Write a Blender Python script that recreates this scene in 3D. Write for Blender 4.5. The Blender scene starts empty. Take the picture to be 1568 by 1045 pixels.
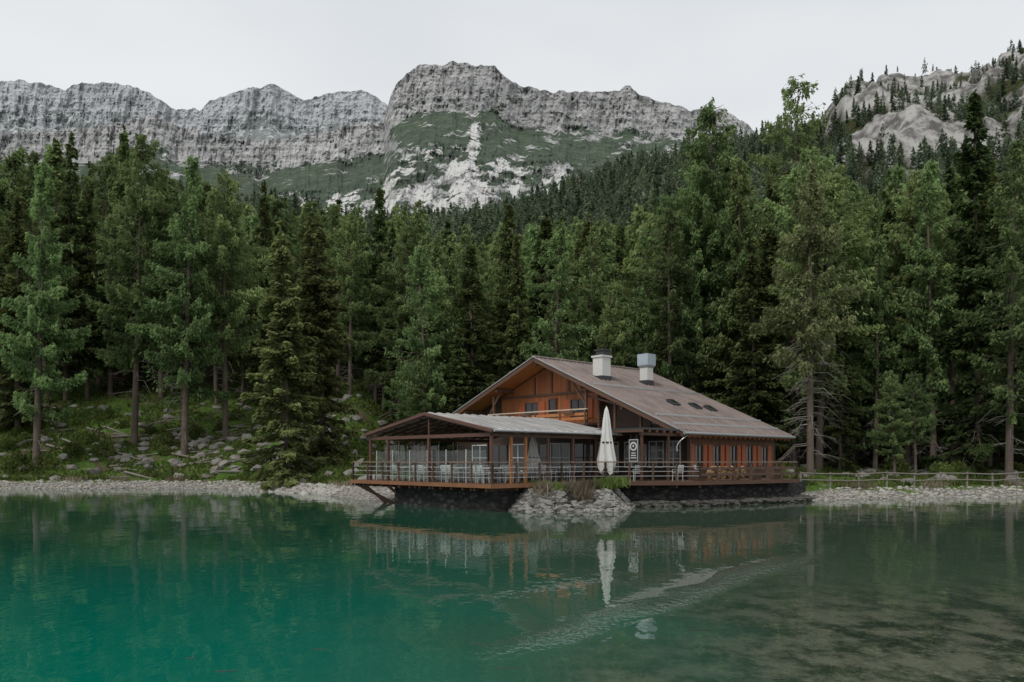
import bpy, math, random
import numpy as np
from mathutils import Vector, Matrix
random.seed(5); RNG=np.random.default_rng(7)
S=bpy.context.scene
F=1220.0; CH=2.5; HZ=705.0

# ------------------------------------------------------------------ noise
def h2(ix,iy,s):
    v=np.sin(ix*127.1+iy*311.7+s*74.7)*43758.5453
    return v-np.floor(v)
def vn(x,y,s=0):
    ix=np.floor(x);iy=np.floor(y);fx=x-ix;fy=y-iy
    fx=fx*fx*(3-2*fx);fy=fy*fy*(3-2*fy)
    a=h2(ix,iy,s);b=h2(ix+1,iy,s);c=h2(ix,iy+1,s);d=h2(ix+1,iy+1,s)
    return (a*(1-fx)+b*fx)*(1-fy)+(c*(1-fx)+d*fx)*fy
def fbm(x,y,o=4,s=0):
    r=0;a=.5;t=0
    for i in range(o):
        r=r+a*vn(x,y,s+i*3.1);t+=a;a*=.5;x=x*2.03+5.2;y=y*2.03+1.7
    return r/t
def ridged(x,y,o=4,s=0):
    r=0;a=.5;t=0
    for i in range(o):
        r=r+a*(1-np.abs(2*vn(x,y,s+i*3.1)-1));t+=a;a*=.5;x=x*2.03+5.2;y=y*2.03+1.7
    return r/t
def sst(a,b,x):
    t=np.clip((x-a)/(b-a),0,1);return t*t*(3-2*t)

# ------------------------------------------------------------------ node helpers
def newmat(name):
    m=bpy.data.materials.new(name);m.use_nodes=True
    nt=m.node_tree
    return m,nt,nt.nodes,nt.links,nt.nodes['Principled BSDF']
def mixc(N,L,fac,a,b,mode='MIX'):
    n=N.new('ShaderNodeMix');n.data_type='RGBA';n.blend_type=mode
    for sock,v in ((n.inputs[0],fac),(n.inputs[6],a),(n.inputs[7],b)):
        if isinstance(v,(int,float)): sock.default_value=v
        elif isinstance(v,tuple): sock.default_value=(*v,1) if len(v)==3 else v
        else: L.new(v,sock)
    return n.outputs[2]
def math_(N,L,op,a,b=None,c=None,clamp=False):
    n=N.new('ShaderNodeMath');n.operation=op;n.use_clamp=clamp
    for i,v in enumerate((a,b,c)):
        if v is None: continue
        if isinstance(v,(int,float)): n.inputs[i].default_value=v
        else: L.new(v,n.inputs[i])
    return n.outputs[0]
def mapr(N,L,v,a,b,c=0,d=1):
    n=N.new('ShaderNodeMapRange');n.interpolation_type='SMOOTHSTEP'
    L.new(v,n.inputs[0])
    for i,x in enumerate((a,b,c,d)): n.inputs[i+1].default_value=x
    return n.outputs[0]
def noise(N,L,scale,detail=4,rough=.55,vec=None,sc=None):
    n=N.new('ShaderNodeTexNoise');n.inputs['Scale'].default_value=scale
    n.inputs['Detail'].default_value=detail;n.inputs['Roughness'].default_value=rough
    if vec is not None:
        if sc:
            m=N.new('ShaderNodeMapping');m.inputs['Scale'].default_value=sc
            L.new(vec,m.inputs[0]);vec=m.outputs[0]
        L.new(vec,n.inputs['Vector'])
    return n.outputs['Fac']
def objco(N): return N.new('ShaderNodeTexCoord').outputs['Object']
def geopos(N): return N.new('ShaderNodeNewGeometry').outputs['Position']
def bump(N,L,b,h,st=.3,dist=.1):
    n=N.new('ShaderNodeBump');n.inputs['Strength'].default_value=st;n.inputs['Distance'].default_value=dist
    L.new(h,n.inputs['Height']);L.new(n.outputs[0],b.inputs['Normal']);return n
def attr(N,name):
    n=N.new('ShaderNodeAttribute');n.attribute_name=name;return n.outputs['Fac']

def simple(name,col,rough=.7,var=.25,scale=3,metal=0,bmp=.15,sc=None):
    m,nt,N,L,b=newmat(name)
    f=noise(N,L,scale,3,.6,objco(N),sc)
    c=mixc(N,L,f,tuple(x*(1-var) for x in col),tuple(min(1,x*(1+var)) for x in col))
    f2=noise(N,L,scale*.23,2,.6,objco(N))
    c=mixc(N,L,mapr(N,L,f2,.35,.7),c,tuple(x*(1-.5*var) for x in col))
    L.new(c,b.inputs['Base Color']);b.inputs['Roughness'].default_value=rough;b.inputs['Metallic'].default_value=metal
    if bmp: bump(N,L,b,f,bmp,.03)
    return m
def wood(name,col,axis=0,pitch=.16,rough=.65,weather=.6):
    m,nt,N,L,b=newmat(name)
    co=objco(N);sp=N.new('ShaderNodeSeparateXYZ');L.new(co,sp.inputs[0])
    v=math_(N,L,'DIVIDE',sp.outputs[axis],pitch)
    fr=math_(N,L,'FRACT',v);fl=math_(N,L,'FLOOR',v)
    wn=N.new('ShaderNodeTexWhiteNoise');wn.noise_dimensions='1D';L.new(fl,wn.inputs['W'])
    sc=[14,14,14]
    sc[2 if axis!=2 else 0]=1.2
    if axis==2: sc=[1.2,1.2,18]
    g=noise(N,L,1.0,3,.65,co,tuple(sc))
    c=mixc(N,L,g,tuple(x*.55 for x in col),tuple(x*1.35 for x in col))
    c=mixc(N,L,math_(N,L,'MULTIPLY',wn.outputs['Value'],.65),c,tuple(x*.45 for x in col))
    w=noise(N,L,.5,3,.6,co);c=mixc(N,L,mapr(N,L,w,.45,.75,0,weather),c,(.07,.045,.032))
    gap=math_(N,L,'LESS_THAN',fr,.12)
    c=mixc(N,L,math_(N,L,'MULTIPLY',gap,.85),c,(.012,.008,.006))
    L.new(c,b.inputs['Base Color']);b.inputs['Roughness'].default_value=rough
    bump(N,L,b,math_(N,L,'SUBTRACT',g,gap),.35,.02)
    return m
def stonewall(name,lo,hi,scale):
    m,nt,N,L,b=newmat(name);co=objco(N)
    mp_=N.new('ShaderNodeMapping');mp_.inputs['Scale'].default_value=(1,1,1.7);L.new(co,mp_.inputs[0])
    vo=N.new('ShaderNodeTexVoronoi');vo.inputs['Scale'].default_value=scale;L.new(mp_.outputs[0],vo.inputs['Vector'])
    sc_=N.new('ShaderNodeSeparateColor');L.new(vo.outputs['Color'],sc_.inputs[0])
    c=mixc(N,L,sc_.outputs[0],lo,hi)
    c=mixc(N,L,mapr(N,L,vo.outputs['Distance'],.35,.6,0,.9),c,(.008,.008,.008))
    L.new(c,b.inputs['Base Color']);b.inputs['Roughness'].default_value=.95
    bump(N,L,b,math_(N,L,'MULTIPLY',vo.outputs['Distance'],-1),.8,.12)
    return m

# ------------------------------------------------------------------ mesh helpers
class MB:
    def __init__(s): s.v=[];s.f=[];s.m=[]
    def add(s,vs,fs,m=0):
        o=len(s.v);s.v+= [tuple(p) for p in vs];s.f+=[tuple(o+i for i in f) for f in fs];s.m+=[m]*len(fs)
    def box(s,x0,x1,y0,y1,z0,z1,m=0):
        s.add([(x0,y0,z0),(x1,y0,z0),(x1,y1,z0),(x0,y1,z0),(x0,y0,z1),(x1,y0,z1),(x1,y1,z1),(x0,y1,z1)],
              [(0,3,2,1),(4,5,6,7),(0,1,5,4),(1,2,6,5),(2,3,7,6),(3,0,4,7)],m)
    def beam(s,p,q,w,h,m=0,up=(0,0,1)):
        p=Vector(p);q=Vector(q);d=(q-p).normalized();u=Vector(up)
        if abs(d.dot(u))>.98:u=Vector((0,1,0))
        r=d.cross(u).normalized();u=r.cross(d).normalized()
        r=r*w/2;u=u*h/2
        s.add([p-r-u,p+r-u,p+r+u,p-r+u,q-r-u,q+r-u,q+r+u,q-r+u],
              [(0,3,2,1),(4,5,6,7),(0,1,5,4),(1,2,6,5),(2,3,7,6),(3,0,4,7)],m)
    def cyl(s,p,q,r0,r1,n=8,m=0,cap=True):
        p=Vector(p);q=Vector(q);d=(q-p).normalized();u=Vector((0,0,1)) if abs(d.z)<.9 else Vector((1,0,0))
        a=d.cross(u).normalized();b=d.cross(a).normalized()
        vs=[];
        for c,r in ((p,r0),(q,r1)):
            for i in range(n):
                t=2*math.pi*i/n;vs.append(c+a*math.cos(t)*r+b*math.sin(t)*r)
        fs=[(i,(i+1)%n,n+(i+1)%n,n+i) for i in range(n)]
        if cap: fs+=[tuple(range(n))[::-1],tuple(range(n,2*n))]
        s.add(vs,fs,m)
    def prism(s,pts,off,m=0):
        n=len(pts);o=Vector(off);a=[Vector(p) for p in pts];vs=a+[p+o for p in a]
        fs=[tuple(range(n))[::-1],tuple(range(n,2*n))]+[(i,(i+1)%n,n+(i+1)%n,n+i) for i in range(n)]
        s.add(vs,fs,m)
    def rock(s,c,r,m=0,sq=(1,1,.7)):
        ph=(1+5**.5)/2
        base=[(-1,ph,0),(1,ph,0),(-1,-ph,0),(1,-ph,0),(0,-1,ph),(0,1,ph),(0,-1,-ph),(0,1,-ph),(ph,0,-1),(ph,0,1),(-ph,0,-1),(-ph,0,1)]
        fs=[(0,11,5),(0,5,1),(0,1,7),(0,7,10),(0,10,11),(1,5,9),(5,11,4),(11,10,2),(10,7,6),(7,1,8),(3,9,4),(3,4,2),(3,2,6),(3,6,8),(3,8,9),(4,9,5),(2,4,11),(6,2,10),(8,6,7),(9,8,1)]
        R=Matrix.Rotation(random.random()*6.28,3,Vector((random.random()-.5,random.random()-.5,random.random()+.01)).normalized())
        vs=[]
        for b in base:
            v=R@(Vector(b)/1.9*random.uniform(.7,1.2));vs.append((c[0]+v.x*r*sq[0],c[1]+v.y*r*sq[1],c[2]+v.z*r*sq[2]))
        s.add(vs,fs,m)
    def obj(s,name,mats,parent=None,smooth=False):
        me=bpy.data.meshes.new(name);me.from_pydata(s.v,[],s.f)
        for m in mats: me.materials.append(m)
        me.polygons.foreach_set('material_index',s.m)
        if smooth: me.polygons.foreach_set('use_smooth',[True]*len(s.f))
        me.update()
        o=bpy.data.objects.new(name,me);S.collection.objects.link(o)
        if parent: o.parent=parent
        return o
def empty(name,loc=(0,0,0),rot=0):
    e=bpy.data.objects.new(name,None);S.collection.objects.link(e);e.location=loc;e.rotation_euler=(0,0,rot);return e
def gridmesh(name,P,mats,attrs={},smooth=True):
    r,c,_=P.shape
    me=bpy.data.meshes.new(name);me.vertices.add(r*c);me.vertices.foreach_set('co',P.reshape(-1).astype(np.float32))
    i=np.arange((r-1)*(c-1));ii=i//(c-1);jj=i%(c-1);a=ii*c+jj
    q=np.stack([a,a+1,a+c+1,a+c],1).reshape(-1)
    me.loops.add(len(q));me.loops.foreach_set('vertex_index',q.astype(np.int32))
    me.polygons.add(len(i));me.polygons.foreach_set('loop_start',(np.arange(len(i))*4).astype(np.int32))
    me.polygons.foreach_set('loop_total',np.full(len(i),4,np.int32))
    me.polygons.foreach_set('use_smooth',np.full(len(i),smooth))
    for k,v in attrs.items():
        at=me.attributes.new(k,'FLOAT','POINT');at.data.foreach_set('value',v.reshape(-1).astype(np.float32))
    me.update(calc_edges=True);me.validate()
    for m in mats: me.materials.append(m)
    o=bpy.data.objects.new(name,me);S.collection.objects.link(o);return o
def quadmesh(name,Q,shade,mats,mi=0,extra=None):
    n=len(Q);V=Q.reshape(-1,3)
    if extra is not None and not extra.v: extra=None
    ev=np.array(extra.v) if extra else np.zeros((0,3));
    me=bpy.data.meshes.new(name)
    nv=len(V)+len(ev);me.vertices.add(nv);me.vertices.foreach_set('co',np.concatenate([V,ev]).reshape(-1).astype(np.float32))
    loops=list(range(n*4));st=list(range(0,n*4,4));tot=[4]*n;mm=[0]*n
    if extra:
        for f,m in zip(extra.f,extra.m):
            st.append(len(loops));tot.append(len(f));mm.append(m);loops+=[i+len(V) for i in f]
    me.loops.add(len(loops));me.loops.foreach_set('vertex_index',loops)
    me.polygons.add(len(st));me.polygons.foreach_set('loop_start',st);me.polygons.foreach_set('loop_total',tot)
    me.polygons.foreach_set('material_index',mm)
    at=me.attributes.new('shade','FLOAT','POINT')
    at.data.foreach_set('value',np.concatenate([np.repeat(shade,4),np.ones(len(ev))]).astype(np.float32))
    me.update(calc_edges=True)
    for m in mats: me.materials.append(m)
    return me

# ------------------------------------------------------------------ world, sun, camera
w=bpy.data.worlds.new('World');S.world=w;w.use_nodes=True
N=w.node_tree.nodes;L=w.node_tree.links;N.clear()
out=N.new('ShaderNodeOutputWorld')
sky=N.new('ShaderNodeTexSky');sky.sky_type='NISHITA';sky.sun_disc=False
sky.sun_elevation=math.radians(50);sky.sun_rotation=math.radians(215)
b1=N.new('ShaderNodeBackground');b1.inputs[1].default_value=.08;L.new(sky.outputs[0],b1.inputs[0])
tc=N.new('ShaderNodeTexCoord')
mp=N.new('ShaderNodeMapping');mp.inputs['Scale'].default_value=(1,1,3);L.new(tc.outputs['Generated'],mp.inputs[0])
cn=N.new('ShaderNodeTexNoise');cn.inputs['Scale'].default_value=1.6;cn.inputs['Detail'].default_value=3;L.new(mp.outputs[0],cn.inputs['Vector'])
cm=mixc(N,L,mapr(N,L,cn.outputs['Fac'],.3,.7),(.76,.79,.815),(.90,.915,.925))
b2=N.new('ShaderNodeBackground');b2.inputs[1].default_value=1.0;L.new(cm,b2.inputs[0])
ms=N.new('ShaderNodeMixShader');ms.inputs[0].default_value=.9;L.new(b1.outputs[0],ms.inputs[1]);L.new(b2.outputs[0],ms.inputs[2])
L.new(ms.outputs[0],out.inputs[0])
sd=bpy.data.lights.new('sun','SUN');sd.energy=1.5;sd.angle=math.radians(20);sd.color=(1,.97,.92)
so=bpy.data.objects.new('sun',sd);S.collection.objects.link(so)
az=math.radians(215);el=math.radians(50)
dv=Vector((math.sin(az)*math.cos(el),math.cos(az)*math.cos(el),math.sin(el)))
so.rotation_euler=dv.to_track_quat('Z','Y').to_euler();so.location=(-30,-30,80)
cd=bpy.data.cameras.new('camera');cd.lens=28;cd.sensor_width=36;cd.clip_end=20000;cd.shift_y=(HZ-522.5)/1568
co=bpy.data.objects.new('camera',cd);S.collection.objects.link(co);co.location=(0,0,CH);co.rotation_euler=(math.radians(90),0,0)
S.camera=co
S.view_settings.view_transform='Standard'

# ------------------------------------------------------------------ terrain
SX=np.array([-400,-110,-60,-43.6,-34,-26,-20.5,-14.6,-8.3,-3,2,7,10.5,15,21.5,28,35.6,60,110,400.])
SY=np.array([66,64,67,68.5,71,70,65,58.6,48.8,46,44,44,46.3,48.6,50.6,53,55.3,58,60,60.])
HPX=np.array([-1000,-300,0,300,560,680,750,850,1000,1100,1150,1200,1260,1290,1340,1400,1450,1500,1568,1700,2600.])
HPY=np.array([300,290,290,320,355,362,342,310,268,244,232,212,195,145,136,142,132,118,88,60,60.])
R0=600.
def shore(x): return np.interp(x,SX,SY)+ .9*(vn(x*.35,x*0+3.3,2)-.5)+.5*(vn(x*1.3,x*0+1.3,5)-.5)
def rockmask(x,y):
    px=784+F*x/np.maximum(y,1)
    n=fbm(x/22,y/34,4,11)
    return sst(1225,1290,px)*sst(230,300,y)*sst(.44,.50,n)
def ground(x,y):
    x=np.asarray(x,float);y=np.asarray(y,float)
    s=y-shore(x)
    z=np.where(s<0,np.maximum(-4,.22*s),np.minimum(.2*s,.62)+.5*sst(3,9,s))
    wl=sst(-9,-19,x)
    left=.36*np.clip(s-6,0,38)*(.85+.3*fbm(x/14,y/14,3,4))
    right=.03*np.clip(s-7,0,20)+.22*np.clip(s-27,0,40)
    mid=.2*np.clip(s-33,0,40)
    wr=sst(14,26,x)
    z=z+left*wl+(1-wl)*(mid*(1-wr)+right*wr)
    bumps=(fbm(x/3.,y/3.,4,9)-.5)*1.1*sst(5,14,s)
    z=z+bumps+(fbm(x/.8,y/.8,2,19)-.5)*.14*sst(.5,2,s)
    px=784+F*x/np.maximum(y,1)
    ht=CH+(HZ-np.interp(px,HPX,HPY))/F*R0
    t=np.clip((y-115)/(R0-115),0,1)
    z2=z*(1-t)+ht*t+ (fbm(x/60,y/60,4,21)-.5)*34*sst(150,350,y)*(1-sst(560,600,y)*.6)
    rm=rockmask(x,y)
    z2=z2+rm*20*(ridged(x/26,y/26,5,8)-.5)+sst(1225,1290,px)*sst(230,300,y)*20*(ridged(x/50,y/50,3,18)-.5)
    z2=z2-np.clip(y-R0,0,1e9)*.5
    return np.where(y>115,z2,z)
tn=np.linspace(-1.5,1.5,800);
ys=np.concatenate([np.linspace(1,40,25),np.arange(40.4,105,.42),np.geomspace(105.5,900,190)])
TT,YY=np.meshgrid(tn,ys);XX=TT*YY
ZZ=ground(XX,YY)
sdist=YY-shore(XX)
m,nt,N,L,b=newmat('terrain_soil')
pos=geopos(N)
n1=noise(N,L,.35,3,.65,pos);n2=noise(N,L,2.2,4,.7,pos);n4=noise(N,L,9,2,.7,pos)
grass=mixc(N,L,mapr(N,L,n2,.3,.7),(.045,.085,.018),(.12,.19,.045))
grass=mixc(N,L,mapr(N,L,n4,.45,.7,0,.6),grass,(.035,.05,.018))
litter=mixc(N,L,n2,(.045,.033,.02),(.17,.13,.09))
g=mixc(N,L,mapr(N,L,n1,.52,.64),grass,litter)
g=mixc(N,L,attr(N,'forest'),g,mixc(N,L,mapr(N,L,n1,.4,.6),(.045,.065,.025),(.04,.03,.02)))
vo=N.new('ShaderNodeTexVoronoi');vo.inputs['Scale'].default_value=6;L.new(pos,vo.inputs['Vector'])
wn=N.new('ShaderNodeSeparateColor');L.new(vo.outputs['Color'],wn.inputs[0])
grav=mixc(N,L,wn.outputs[0],(.17,.155,.13),(.48,.46,.42))
grav=mixc(N,L,mapr(N,L,vo.outputs['Distance'],.3,.6,0,.7),grav,(.09,.08,.07))
g=mixc(N,L,attr(N,'gravel'),g,grav)
rn=noise(N,L,.12,5,.7,pos,(1,1,.5))
rk=mixc(N,L,mapr(N,L,rn,.38,.62),(.11,.105,.10),(.37,.36,.34))
g=mixc(N,L,attr(N,'rock'),g,rk)
L.new(g,b.inputs['Base Color']);b.inputs['Roughness'].default_value=1;b.inputs['Specular IOR Level'].default_value=0
bump(N,L,b,n2,.6,.15)
gravel=sst(-.6,-.1,sdist)*(1-sst(2.2,3.4,sdist+(fbm(XX/1.5,YY/1.5,3,3)-.5)*3.4+sst(12,30,XX)*.8-sst(-24,-12,XX)*sst(-5,-9,XX)*3))
forest=sst(14,30,sdist)*np.where(XX<-8,sst(28,40,sdist),1)
gridmesh('ground',np.stack([XX,YY,ZZ],2),[m],{'gravel':gravel,'forest':forest,'rock':rockmask(XX,YY)})

# ------------------------------------------------------------------ lake
m,nt,N,L,b=newmat('lake_water')
pos=geopos(N);sp=N.new('ShaderNodeSeparateXYZ');L.new(pos,sp.inputs[0]);X,Y=sp.outputs[0],sp.outputs[1]
nn=noise(N,L,.16,2,.5,pos)
xx=math_(N,L,'ADD',X,math_(N,L,'MULTIPLY',math_(N,L,'SUBTRACT',nn,.5),9))
sh=mapr(N,L,xx,-6,6)
deep=mixc(N,L,mapr(N,L,Y,8,28),(.0,.125,.088),(.012,.072,.042))
c=mixc(N,L,sh,deep,(.05,.082,.052))
ns=noise(N,L,1.3,5,.75,pos,(1,.75,1))
bed=mixc(N,L,mapr(N,L,ns,.40,.6),(.018,.026,.018),(.125,.13,.095))
bm=math_(N,L,'MULTIPLY',mapr(N,L,math_(N,L,'SUBTRACT',xx,math_(N,L,'MULTIPLY',Y,.12)),-.6,3),mapr(N,L,Y,19,10))
c=mixc(N,L,math_(N,L,'MULTIPLY',bm,.9),c,bed)
vo=N.new('ShaderNodeTexVoronoi');vo.inputs['Scale'].default_value=6.5;L.new(pos,vo.inputs['Vector'])
peb=math_(N,L,'MULTIPLY',mapr(N,L,vo.outputs['Distance'],.3,.1),math_(N,L,'MULTIPLY',mapr(N,L,xx,2.5,5.5),mapr(N,L,Y,15,9)))
c=mixc(N,L,math_(N,L,'MULTIPLY',peb,.6),c,(.22,.22,.175))
L.new(c,b.inputs['Base Color']);b.inputs['Roughness'].default_value=.02;b.inputs['IOR'].default_value=1.4
w1=noise(N,L,2.6,2,.55,pos,(1,.55,1));w2=noise(N,L,.45,1,.5,pos)
q=math_(N,L,'SUBTRACT',math_(N,L,'MULTIPLY',math_(N,L,'SUBTRACT',X,.4),.81),math_(N,L,'MULTIPLY',math_(N,L,'SUBTRACT',Y,10.9),.585))
q=math_(N,L,'ADD',q,math_(N,L,'MULTIPLY',math_(N,L,'SUBTRACT',w2,.5),1.0))
band=math_(N,L,'MULTIPLY',mapr(N,L,math_(N,L,'ABSOLUTE',q),.6,.0),math_(N,L,'MULTIPLY',mapr(N,L,Y,9.5,12),mapr(N,L,Y,21.5,18)))
w3=noise(N,L,7,2,.6,pos,(1,.6,1))
hgt=math_(N,L,'ADD',math_(N,L,'ADD',math_(N,L,'MULTIPLY',w1,.0045),math_(N,L,'MULTIPLY',w2,.011)),math_(N,L,'MULTIPLY',math_(N,L,'MULTIPLY',w3,band),.10))
bn=bump(N,L,b,hgt,1.0,1.0)
mb=MB();mb.add([(-600,-80,0),(600,-80,0),(600,95,0),(-600,95,0)],[(0,1,2,3)])
mb.obj('lake_water',[m])

# ------------------------------------------------------------------ mountains
def mountmat(name,lo,hi,green,haze):
    m,nt,N,L,b=newmat(name)
    pos=geopos(N)
    st=noise(N,L,1,4,.65,pos,(.004,.004,.04));fi=noise(N,L,.03,6,.75,pos);vs=noise(N,L,1,4,.7,pos,(.035,.035,.006));big=noise(N,L,.0025,2,.5,pos)
    c=mixc(N,L,mapr(N,L,st,.36,.64),lo,hi)
    c=mixc(N,L,mapr(N,L,vs,.48,.66,0,.55),c,tuple(x*.7 for x in lo))
    c=mixc(N,L,mapr(N,L,fi,.5,.62,0,.6),c,tuple(min(1,x*1.1) for x in hi))
    c=mixc(N,L,mapr(N,L,fi,.46,.36,0,.7),c,tuple(x*.5 for x in lo))
    c=mixc(N,L,mapr(N,L,big,.4,.65,0,.3),c,tuple(x*.85 for x in lo))
    jit=math_(N,L,'ADD',math_(N,L,'MULTIPLY',math_(N,L,'SUBTRACT',fi,.5),4.2),math_(N,L,'MULTIPLY',math_(N,L,'SUBTRACT',st,.5),1.4))
    a=mapr(N,L,math_(N,L,'ADD',attr(N,'scree'),jit),.45,.75)
    c=mixc(N,L,a,c,tuple(min(1,x*1.22) for x in hi))
    gm=mapr(N,L,math_(N,L,'SUBTRACT',attr(N,'green'),jit),.36,.50)
    c=mixc(N,L,gm,c,mixc(N,L,mapr(N,L,fi,.35,.65),tuple(x*.55 for x in green),tuple(x*1.4 for x in green)))
    c=mixc(N,L,haze,c,(.40,.43,.46))  # aerial haze painted as a pale bluish tint in the base colour
    L.new(c,b.inputs['Base Color']);b.inputs['Roughness'].default_value=1;b.inputs['Specular IOR Level'].default_value=0
    bump(N,L,b,fi,1.0,10)
    return m
def mountain(name,pxs,pys,p0,p1,foot,d0,d1,mat,gfun,jag=1.0,greeny=1.0,gstart=.12):
    R=250
    cols=np.arange(p0,p1,1.9);top=np.interp(cols,pxs,pys)+ (fbm(cols/11,cols*0+2,4,33)-.5)*8*jag+(np.floor(fbm(cols/16,cols*0+9,2,3)*7)/7-.5)*6*jag
    T=np.linspace(0,1,R)[:,None]
    PX=np.broadcast_to(cols,(R,len(cols)));PY=foot+(top-foot)*T
    wob=(fbm(PX/70,PY/70,3,5)-.5)*60
    k=(PY+wob)/17.;fk=np.floor(k);st=(fk+sst(.35,1,k-fk))*17
    wst=.6*sst(.35,.75,fbm(PX/40,PY/25,2,8))
    H=np.clip((wst*st+(1-wst)*(PY+wob*.6)-top)/(foot-top),0,1)
    g=np.interp(H,*gfun)
    D=d0+(d1-d0)*g
    D=D-100*jag*(ridged(PX/40,PY/170,4,1)-.5)-50*jag*(ridged(PX/13+PY/60,PY/75-PX/80,4,4)-.5)-26*(ridged(PX/5,PY/11,3,6)-.5)-8*(vn(PX/2.2,PY/2.2,9)-.5)
    P=np.stack([(PX-784)/F*D,D,CH+(HZ-PY)/F*D],2)
    last=P[-1].copy();last[:,1]+=300;last[:,2]-=400
    P=np.concatenate([P,last[None]],0)
    du=np.gradient(P,axis=1);dvv=np.gradient(P,axis=0);n=np.cross(du,dvv);n/=np.linalg.norm(n,axis=2,keepdims=True)+1e-9
    nz=np.abs(n[:,:,2]);PYf=np.concatenate([PY,PY[-1:]],0);PXf=np.concatenate([PX,PX[-1:]],0)
    Hf=(PYf-top)/(foot-top)
    hb=sst(gstart+.06,gstart+.16,Hf)*sst(.62,.42,Hf)
    green=sst(.25,.7,nz)*.4+.5*hb+.18+1.1*(fbm(PXf/30,PYf/12,4,77)-.5)*2
    green=green*sst(gstart,gstart+.12,Hf)*greeny
    scr=np.exp(-((PXf-722-(PYf-200)*.12*np.sin(PYf/14)-8*fbm(PXf/9,PYf/9,2,2))/6)**2)*sst(180,195,PYf)*sst(300,250,PYf)
    scr=np.clip(scr*1.6+1.0*sst(.42,.62,fbm(PXf/22+PYf/40,PYf/26,4,91))*sst(.36,.48,Hf),0,1.5)
    green=green*(1-np.clip(scr,0,1)*.8)
    return gridmesh(name,P,[mat],{'green':green,'scree':scr},smooth=False)
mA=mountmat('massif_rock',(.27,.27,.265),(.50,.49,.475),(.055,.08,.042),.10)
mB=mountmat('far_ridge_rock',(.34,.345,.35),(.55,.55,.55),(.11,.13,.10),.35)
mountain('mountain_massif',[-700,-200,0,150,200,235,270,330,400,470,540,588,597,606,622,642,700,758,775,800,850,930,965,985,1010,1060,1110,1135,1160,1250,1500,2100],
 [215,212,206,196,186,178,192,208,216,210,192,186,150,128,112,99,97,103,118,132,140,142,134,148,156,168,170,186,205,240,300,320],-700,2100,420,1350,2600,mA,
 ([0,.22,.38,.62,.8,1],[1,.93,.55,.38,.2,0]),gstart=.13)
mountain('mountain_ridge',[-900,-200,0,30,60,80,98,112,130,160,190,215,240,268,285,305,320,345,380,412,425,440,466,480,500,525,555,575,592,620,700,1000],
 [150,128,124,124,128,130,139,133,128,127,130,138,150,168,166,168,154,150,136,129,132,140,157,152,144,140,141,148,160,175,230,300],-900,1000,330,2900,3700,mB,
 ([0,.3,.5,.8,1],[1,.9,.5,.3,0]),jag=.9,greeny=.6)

# ------------------------------------------------------------------ trees
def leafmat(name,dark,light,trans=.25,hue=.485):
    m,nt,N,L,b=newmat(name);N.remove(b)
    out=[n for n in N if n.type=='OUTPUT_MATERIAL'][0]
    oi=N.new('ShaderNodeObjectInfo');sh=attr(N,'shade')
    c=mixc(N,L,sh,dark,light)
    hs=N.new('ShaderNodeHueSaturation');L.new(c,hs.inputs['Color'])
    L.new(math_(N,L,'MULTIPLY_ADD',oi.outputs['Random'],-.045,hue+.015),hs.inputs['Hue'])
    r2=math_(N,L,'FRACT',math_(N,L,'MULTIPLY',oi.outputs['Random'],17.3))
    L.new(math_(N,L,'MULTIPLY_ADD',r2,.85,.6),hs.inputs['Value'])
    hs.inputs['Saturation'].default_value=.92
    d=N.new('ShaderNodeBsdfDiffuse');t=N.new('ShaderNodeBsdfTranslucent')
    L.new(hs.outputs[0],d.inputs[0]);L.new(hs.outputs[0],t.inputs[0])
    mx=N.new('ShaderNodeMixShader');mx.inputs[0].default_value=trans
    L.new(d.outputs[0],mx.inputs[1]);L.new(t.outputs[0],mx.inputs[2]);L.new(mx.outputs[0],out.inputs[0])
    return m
mSp=leafmat('spruce_needles',(.03,.052,.02),(.11,.165,.05),.35)
mLa=leafmat('larch_needles',(.065,.115,.042),(.21,.32,.115),.46)
mLy=leafmat('pale_larch_needles',(.09,.13,.05),(.30,.39,.17),.46,.475)
mFar=leafmat('far_needles',(.06,.09,.058),(.16,.22,.13),.35)  # paler, greyer needles: distance haze is put into the leaf colour
mBark=simple('bark',(.13,.10,.078),.95,.5,6,bmp=0,sc=(1,1,.25))
mDead=simple('dead_bark',(.23,.205,.18),.95,.4,6,bmp=0)

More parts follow.
